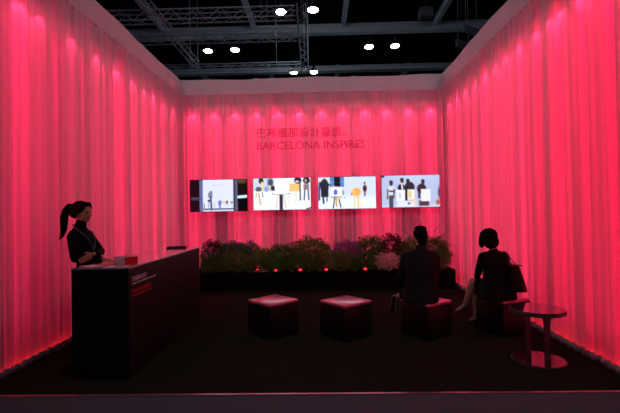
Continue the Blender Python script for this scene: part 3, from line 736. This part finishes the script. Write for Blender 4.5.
b = nb(); P, rot = head(b, hd, fw, 1.03)
chain(b, [(Q(.015, .02, 1.22), .058), (Q(.01, 0, 1.08), .062)], 14)
loft(b, [(0, -.01, .462, .15, .12), (0, -.02, .55, .17, .13), (0, -.04, .68, .15, .105), (0, -.03, .84, .16, .105), (0, -.015, .96, .165, .095), (0, 0, 1.03, .11, .07), (0, 0, 1.10, .06, .055)])
SR, SL = Q(.190, .01, 1.02), Q(-.190, .01, 1.02)
ER, EL = Q(.225, .10, .76), Q(-.225, .10, .76)
WR, WL = Q(.14, .32, .70), Q(-.12, .33, .70)
for a_ in ((SR, ER, WR), (SL, EL, WL)): chain(b, [(a_[0]+V(0, 0, -.025), .044), (a_[1], .043), (a_[2], .029)])
hand(b, WR, V(-.5, .8, -.25), V(0, -.2, -1), V(-.8, -.5, 0), .4); hand(b, WL, V(.5, .8, -.25), V(0, -.2, -1), V(.8, -.5, 0), .4)
KL = Q(-.10, .44, .47); AL = Q(-.05, .60, .08)
KR = Q(.20, .38, .56); AR = Q(-.235, .30, .45)
chain(b, [(Q(-.09, .03, .56), .085), (KL, .058), (AL, .036)], 14); chain(b, [(Q(.09, .03, .56), .085), (KR, .060), (AR, .036)], 14)
fuse('body', b, M['skin'], t, .008, 3)
face_bits(t, P, rot, 1.03)
b = nb()
chain(b, [(Q(.012, .002, 1.135), .067), (Q(.01, 0, 1.08), .077)], 14)
loft(b, [(-.03, -.075, .458, .225, .20), (-.025, -.07, .52, .226, .185), (-.008, -.055, .66, .205, .14), (-.002, -.045, .80, .202, .13), (0, -.03, .93, .215, .122), (0, -.012, 1.01, .205, .105), (.003, -.004, 1.065, .15, .088), (.008, 0, 1.105, .085, .07)])
for a_ in ((SR, ER, WR), (SL, EL, WL)): chain(b, [(Q(.008, 0, 1.065), .062), (a_[0]+V(0, 0, .003), .054)]); chain(b, [(a_[0]+V(0, -.003, -.015), .062), (a_[1], .058), (a_[2]+(a_[1]-a_[2]).normalized()*.03, .045)])
fuse('jacket', b, M['jacket'], t, .009, 8)
b = nb(); chain(b, [(Q(-.09, .02, .56), .098), (KL, .074), (AL+V(0, -.02, .06), .058)], 14); chain(b, [(Q(.09, .02, .56), .098), (KR, .076), (AR+V(.05, 0, .01), .058)], 14); ell(b, Q(0, 0, .557), (.18, .13, .095))
fuse('trousers', b, M['trouser'], t, .010, 4)
shoe(t, Q(-.05, .57, .018), Q(-.05, .84, .018), V(0, 0, 1))
shoe(t, Q(-.290, .285, .455), Q(-.315, .33, .215), V(.55, .80, .2))
b = nb(); ell(b, P(0, -.022, .040), (.086, .096, .086), rot, 24); ell(b, P(0, -.060, -.045), (.070, .046, .086), rot, 16); ell(b, P(0, .045, .092), (.062, .044, .030), rot, 14); ell(b, P(0, -.01, .10), (.074, .080, .034), rot, 16)
for sx in (-1, 1): chain(b, [(P(sx*.070, .03, .05), .018), (P(sx*.072, .01, .02), .014), (P(sx*.066, -.04, -.02), .024)], 10)
fuse('hair', b, M['hair'], t, .006, 9)

# --- seated woman with bob haircut
t = thing('person', 'person with a bob haircut and dark dress seated with crossed bare legs', 'person', (2.29, 5.52, 0))
hd = Q(-.045, .055, 1.235); fw = V(-.25, 1, -.06)
b = nb(); P, rot = head(b, hd, fw, .97)
chain(b, [(Q(-.02, .02, 1.17), .046), (Q(.0, 0, 1.06), .050)], 14)
loft(b, [(.02, -.02, .465, .15, .12), (.02, -.02, .56, .165, .13), (.02, -.03, .68, .13, .10), (.01, -.02, .82, .125, .09), (.005, -.01, .93, .13, .08), (0, 0, 1.0, .09, .06), (0, 0, 1.07, .05, .045)])
SR, SL = Q(.150, -.01, 1.0), Q(-.145, .02, 1.0)
ER, EL = Q(.165, .07, .76), Q(-.16, .12, .77)
WR, WL = Q(.06, .26, .68), Q(-.12, .30, .67)
for a_ in ((SR, ER, WR), (SL, EL, WL)): chain(b, [(a_[0]+V(0, 0, -.02), .036), (a_[1], .035), (a_[2], .023)])
hand(b, WR, V(-.7, .6, -.25), V(0, -.2, -1), V(-.6, -.7, 0), .35, .9); hand(b, WL, V(.3, .8, -.25), V(0, -.2, -1), V(.8, -.4, 0), .35, .9)
KL = Q(-.105, .37, .485); AL = Q(-.13, .34, .11)
KR = Q(-.165, .30, .610); AR = Q(-.262, .36, .285)
chain(b, [(Q(-.06, .02, .555), .082), (KL, .054), (KL.lerp(AL, .3), .050), (AL, .033)], 14)
chain(b, [(Q(.09, .02, .555), .082), (KR, .056), (KR.lerp(AR, .35), .054), (AR, .034)], 14)
chain(b, [(AL, .031), (AL+V(-.01, .06, -.045), .029), (AL+V(-.02, .13, -.075), .022)], 10)
chain(b, [(AR, .032), (AR+V(-.05, .02, -.055), .029), (AR+V(-.11, .03, -.09), .022)], 10)
fuse('body', b, M['skin'], t, .0075, 3)
face_bits(t, P, rot, .97)
b = nb()
chain(b, [(Q(0, 0, 1.065), .056), (Q(0, 0, 1.04), .064)], 14)
loft(b, [(.0, -.06, .458, .24, .205), (.005, -.055, .50, .24, .20), (.025, -.045, .60, .208, .155), (.02, -.045, .70, .182, .13), (.012, -.035, .82, .166, .116), (.006, -.01, .93, .172, .108), (.003, 0, 1.0, .155, .09), (0, 0, 1.045, .10, .07), (0, 0, 1.07, .06, .055)])
for a_ in ((SR, ER, WR), (SL, EL, WL)): chain(b, [(Q(0, 0, 1.035), .050), (a_[0]+V(0, 0, .002), .044)]); chain(b, [(a_[0]+V(0, 0, -.012), .053), (a_[1], .050), (a_[2]+(a_[1]-a_[2]).normalized()*.03, .038)])
chain(b, [(Q(-.06, .02, .56), .098), (Q(-.06, .02, .555).lerp(KL, .72), .076)], 14); chain(b, [(Q(.09, .02, .56), .098), (Q(.09, .02, .555).lerp(KR, .76), .080)], 14)
fuse('dress', b, M['dress'], t, .009, 8)
for heel, toe, u in ((AL+V(0, -.035, -.045), AL+V(-.03, .165, -.095), V(0, .2, 1)), (AR+V(.02, -.01, -.055), AR+V(-.14, .04, -.125), V(-.5, .1, .8))):
    f = (toe-heel).normalized(); r = f.cross(u).normalized(); u2 = r.cross(f).normalized(); rot2 = Matrix((r, f, u2)).transposed(); L = (toe-heel).length
    e = bpy.data.objects.new('high_heel_shoe', None); C.objects.link(e); e.parent = t
    b = nb(); ell(b, heel+f*.025+u2*.008, (.030, .038, .022), rot2); ell(b, heel+f*L*.45-u2*.006, (.026, L*.32, .010), rot2); ell(b, heel+f*L*.8+u2*.004, (.034, L*.22, .016), rot2); fuse('upper', b, M['shoe'], e, .005, 9)
    b = nb(); hb = heel+f*.01; dn = V(0, 0, -1) if u[1] > .15 else -u2; rod(b, hb, .012, hb+dn*max(.03, min(.06, hb.z-.002)), .006, 8); link('heel', b, M['shoe'], e)
b = nb()  # bob
ell(b, P(0, -.022, .035), (.106, .116, .098), rot, 24); ell(b, P(0, -.060, -.055), (.110, .074, .095), rot, 20)
for sx in (-1, 1): chain(b, [(P(sx*.066, .030, .055), .036), (P(sx*.084, .020, -.010), .040), (P(sx*.088, .030, -.070), .040), (P(sx*.076, .045, -.105), .030)], 12)
ell(b, P(0, .052, .078), (.066, .038, .030), rot, 14)
fuse('hair', b, M['hair'], t, .006, 9)

# --- shoulder bag hanging from the woman's right shoulder
t = thing('handbag', 'dark red slouchy handbag hanging from the seated woman’s shoulder'.replace('’', "'"), 'bag', (2.515, 5.33, .56), R(6))
b = nb(); n = 14; rings = []
for k in range(9):
    u = k/8; z = .345*u; cx = -.055*u; wx = .035+.055*math.sin(min(1, (1-u)*1.25)*PI/2)*(.55+.45*(1-u)); wy = .15-.02*u-.03*u*u
    rings.append([b.verts.new((cx+wx*math.cos(a)*(1 if abs(math.cos(a)) > .2 else .9), wy*math.sin(a), z+.01*math.sin(3*a))) for a in [2*PI*i/n for i in range(n)]])
for k in range(8):
    for i in range(n): b.faces.new((rings[k][i], rings[k][(i+1) % n], rings[k+1][(i+1) % n], rings[k+1][i]))
b.faces.new(list(reversed(rings[0]))); b.faces.new(rings[-1])
bmesh.ops.recalc_face_normals(b, faces=b.faces)
pouch = link('pouch', b, M['bag'], t, True); sub = pouch.modifiers.new('s', 'SUBSURF'); sub.levels = 2; sub.render_levels = 2
for y in (-.05, .06):
    b = nb(); tube(b, [V(-.055, y, .335), V(-.085, y*.8, .39), V(-.125, y*.5, .44), V(-.155, .0+y*.2, .505), V(-.160, .05, .515), V(-.145, .10, .47)], .006); o = link('strap', b, M['strap'], t, True); o['label'] = 'paler carrying strap'
b = nb(); box(b, -.058-.05, -.058+.05, -.11, .11, .341, .351, .004); link('zip_top', b, M['black_plastic'], t)

# ------------------------------------------------------------------ hall ceiling: beams, trusses, lamps
n_ = 5
def beam(x0, x1, y0, y1, z0, z1, nm='beam'):
    global n_
    b = nb(); box(b, x0, x1, y0, y1, z0, z1); n_ += 1; struct('trim_%d' % n_, b, M['beam'])
beam(-22, 22, 18.75, 19.1, 9.8, 10.2)
beam(-24, 24, 23.8, 24.3, 9.8, 10.08)
for x in (-7.0, -2.85, 1.24, 5.4):
    beam(x-.09, x+.09, 2, 18.74, 10.0, 10.3); beam(x-.1, x+.1, 24.31, 33, 10.0, 10.3)
def truss(label, p0, p1, s=.30, r=.020):
    p0 = Vector(p0); p1 = Vector(p1); d = p1-p0; L = d.length; f = d.normalized(); sd = f.cross(V(0, 0, 1)).normalized()*s/2; up = V(0, 0, s/2)
    t = thing('lighting_truss', label, 'truss', tuple(p0), 0, 'silver lighting trusses under the hall ceiling')
    for a in (-1, 1):
        for c in (-1, 1):
            b = nb(); o = sd*a+up*c; rod(b, o, r, f*L+o, r, 8); link('chord', b, M['truss'], t)
    b = nb(); k = max(2, int(L/.36))
    for i in range(k):
        u0, u1 = f*(L*i/k), f*(L*(i+1)/k); q = 1 if i % 2 else -1
        for a in (-1, 1): rod(b, u0+sd*a+up*q, r*.5, u1+sd*a-up*q, r*.5, 5)
        for c in (-1, 1): rod(b, u0-sd*q+up*c, r*.5, u1+sd*q+up*c, r*.5, 5)
    link('bracing', b, M['truss'], t)
    for u in (.12, .88):
        b = nb(); rod(b, f*(L*u)+V(0, 0, s/2), .006, f*(L*u)+V(0, 0, 11.52-p0.z), .006, 5); link('hanger', b, M['truss'], t)
truss('silver truss running across the ceiling nearest the viewer', (-9, 12.1, 7.5), (-.62, 12.1, 7.5))
truss('silver truss running across just under the broad beam', (-9, 13.6, 7.5), (-.62, 13.6, 7.5))
truss('silver truss running across just above the back fascia', (-9, 16.6, 7.5), (-.62, 16.6, 7.5))
truss('silver truss running away above the left curtain corner', (-4.98, 9.5, 7.5+.31), (-4.98, 16.9, 7.81), .24, .016)
truss('short silver truss running away at the middle of the ceiling', (-.42, 11.8, 7.5), (-.50, 17.0, 7.5), .26, .018)
for x, y, l in ((-5.1, 16.5, 'left of the pair of thin suspension cables over the left corner'), (-4.8, 16.5, 'right of the pair of thin suspension cables over the left corner'), (-.35, 16.9, 'thin suspension cable at the end of the short middle truss')):
    b = nb(); rod(b, (x, y, 7.4), .014, (x, y, 11.5), .014, 6); tag(link('suspension_cable', b, M['truss']), l, 'cable')
LL = [(-5.12, 19.28, 'left lamp of the left pair above the corner'), (-3.83, 19.24, 'right lamp of the left pair above the corner'),
      (-1.34, 15.70, 'left lamp of the topmost middle pair'), (-.11, 15.61, 'right lamp of the topmost middle pair'),
      (-1.27, 22.6, 'left lamp of the pair just above the back fascia'), (-.17, 22.6, 'right lamp of the pair just above the back fascia'),
      (2.45, 19.3, 'left lamp of the right pair over the ceiling'), (3.66, 19.27, 'right lamp of the right pair over the ceiling')]
for i, (x, y, l) in enumerate(LL):
    t = thing('high_bay_lamp', 'bright white hall lamp, '+l, 'lamp', (x, y, 9.3), 0, 'white high bay lamps')
    b = nb(); rod(b, (0, 0, .02), .215, (0, 0, .22), .10, 24); rod(b, (0, 0, .22), .07, (0, 0, .40), .07, 16); link('reflector', b, M['lamp_body'], t, True)
    b = nb(); rod(b, (0, 0, .40), .012, (0, 0, 2.2), .012, 6); link('hanger', b, M['lamp_body'], t)
    b = nb(); ell(b, (0, 0, .01), (.20, .20, .085)); link('lens', b, M['bay_light'], t, True)
for x, y, z, rz, l in ((5.35, 15.1, 7.6, 35, 'lower of two tilted grey panels hanging above the right curtain'), (5.2, 13.9, 7.6, 35, 'upper of two tilted grey panels hanging above the right curtain')):
    t = thing('hanging_panel', l, 'panel', (x, y, z), R(rz), 'tilted grey ceiling panels')
    b = nb(); box(b, -.42, .42, -.03, .03, -.14, .14, .01); link('panel', b, M['vent'], t)
    b = nb(); rod(b, (-.3, 0, .14), .008, (-.3, 0, 3.9), .008, 6); rod(b, (.3, 0, .14), .008, (.3, 0, 3.9), .008, 6); link('hanger', b, M['truss'], t)
t = thing('ceiling_vent', 'small grey vent box on the dark ceiling at upper right', 'vent', (4.75, 17.9, 10.0))
b = nb(); box(b, -.28, .28, -.2, .2, -.05, .35, .01); link('box', b, M['vent'], t)
b = nb()
for k in range(5): box(b, -.24, .24, -.16+k*.08, -.14+k*.08, -.06, -.051)
link('grille', b, M['lamp_body'], t)
b = nb(); rod(b, (0, 0, .35), .05, (0, 0, 1.5), .05, 10); link('duct', b, M['lamp_body'], t)

# ------------------------------------------------------------------ hall light and added fill
w = bpy.data.worlds.new('World'); bpy.context.scene.world = w; w.use_nodes = True
w.node_tree.nodes['Background'].inputs['Color'].default_value = (.55, .65, 1, 1)
w.node_tree.nodes['Background'].inputs['Strength'].default_value = .022
def spot(loc, tgt, energy, size, col=(.85, .93, 1), rad=.25, blend=.8):
    l = bpy.data.lights.new('hall_and_fill_spot', 'SPOT'); l.energy = energy; l.color = col; l.spot_size = R(size); l.spot_blend = blend; l.shadow_soft_size = rad
    o = bpy.data.objects.new('hall_and_fill_spot', l); C.objects.link(o); o.location = loc
    o.rotation_euler = (Vector(tgt)-Vector(loc)).to_track_quat('-Z', 'Y').to_euler(); return o
for x, y, l in LL: spot((x, y, 9.15), (x*.7, y-4, 0), 90, 130)
for x, y in ((-5, -3), (5, -3), (0, -6)): spot((x, y, 9.3), (0, 8.5, 5.2), 330, 60)  # unseen front fill added to lift the fascia and upper curtains
spot((0, 2.2, 9.3), (0, 2.6, 0), 260, 50)  # unseen spot added to whiten the aisle carpet
for x, y in ((-8, 5), (8, 5)): spot((x, y, 9.3), (-x*.4, 7, 4.6), 150, 70)  # unseen side fill added for the opposite fascia and curtain

s = bpy.context.scene
s.view_settings.view_transform = 'Standard'; s.view_settings.look = 'None'; s.view_settings.gamma = 1; s.view_settings.exposure = 0
s.view_settings.use_curve_mapping = False
s.cycles.use_denoising = True
s.cycles.max_bounces = 8; s.cycles.transparent_max_bounces = 12
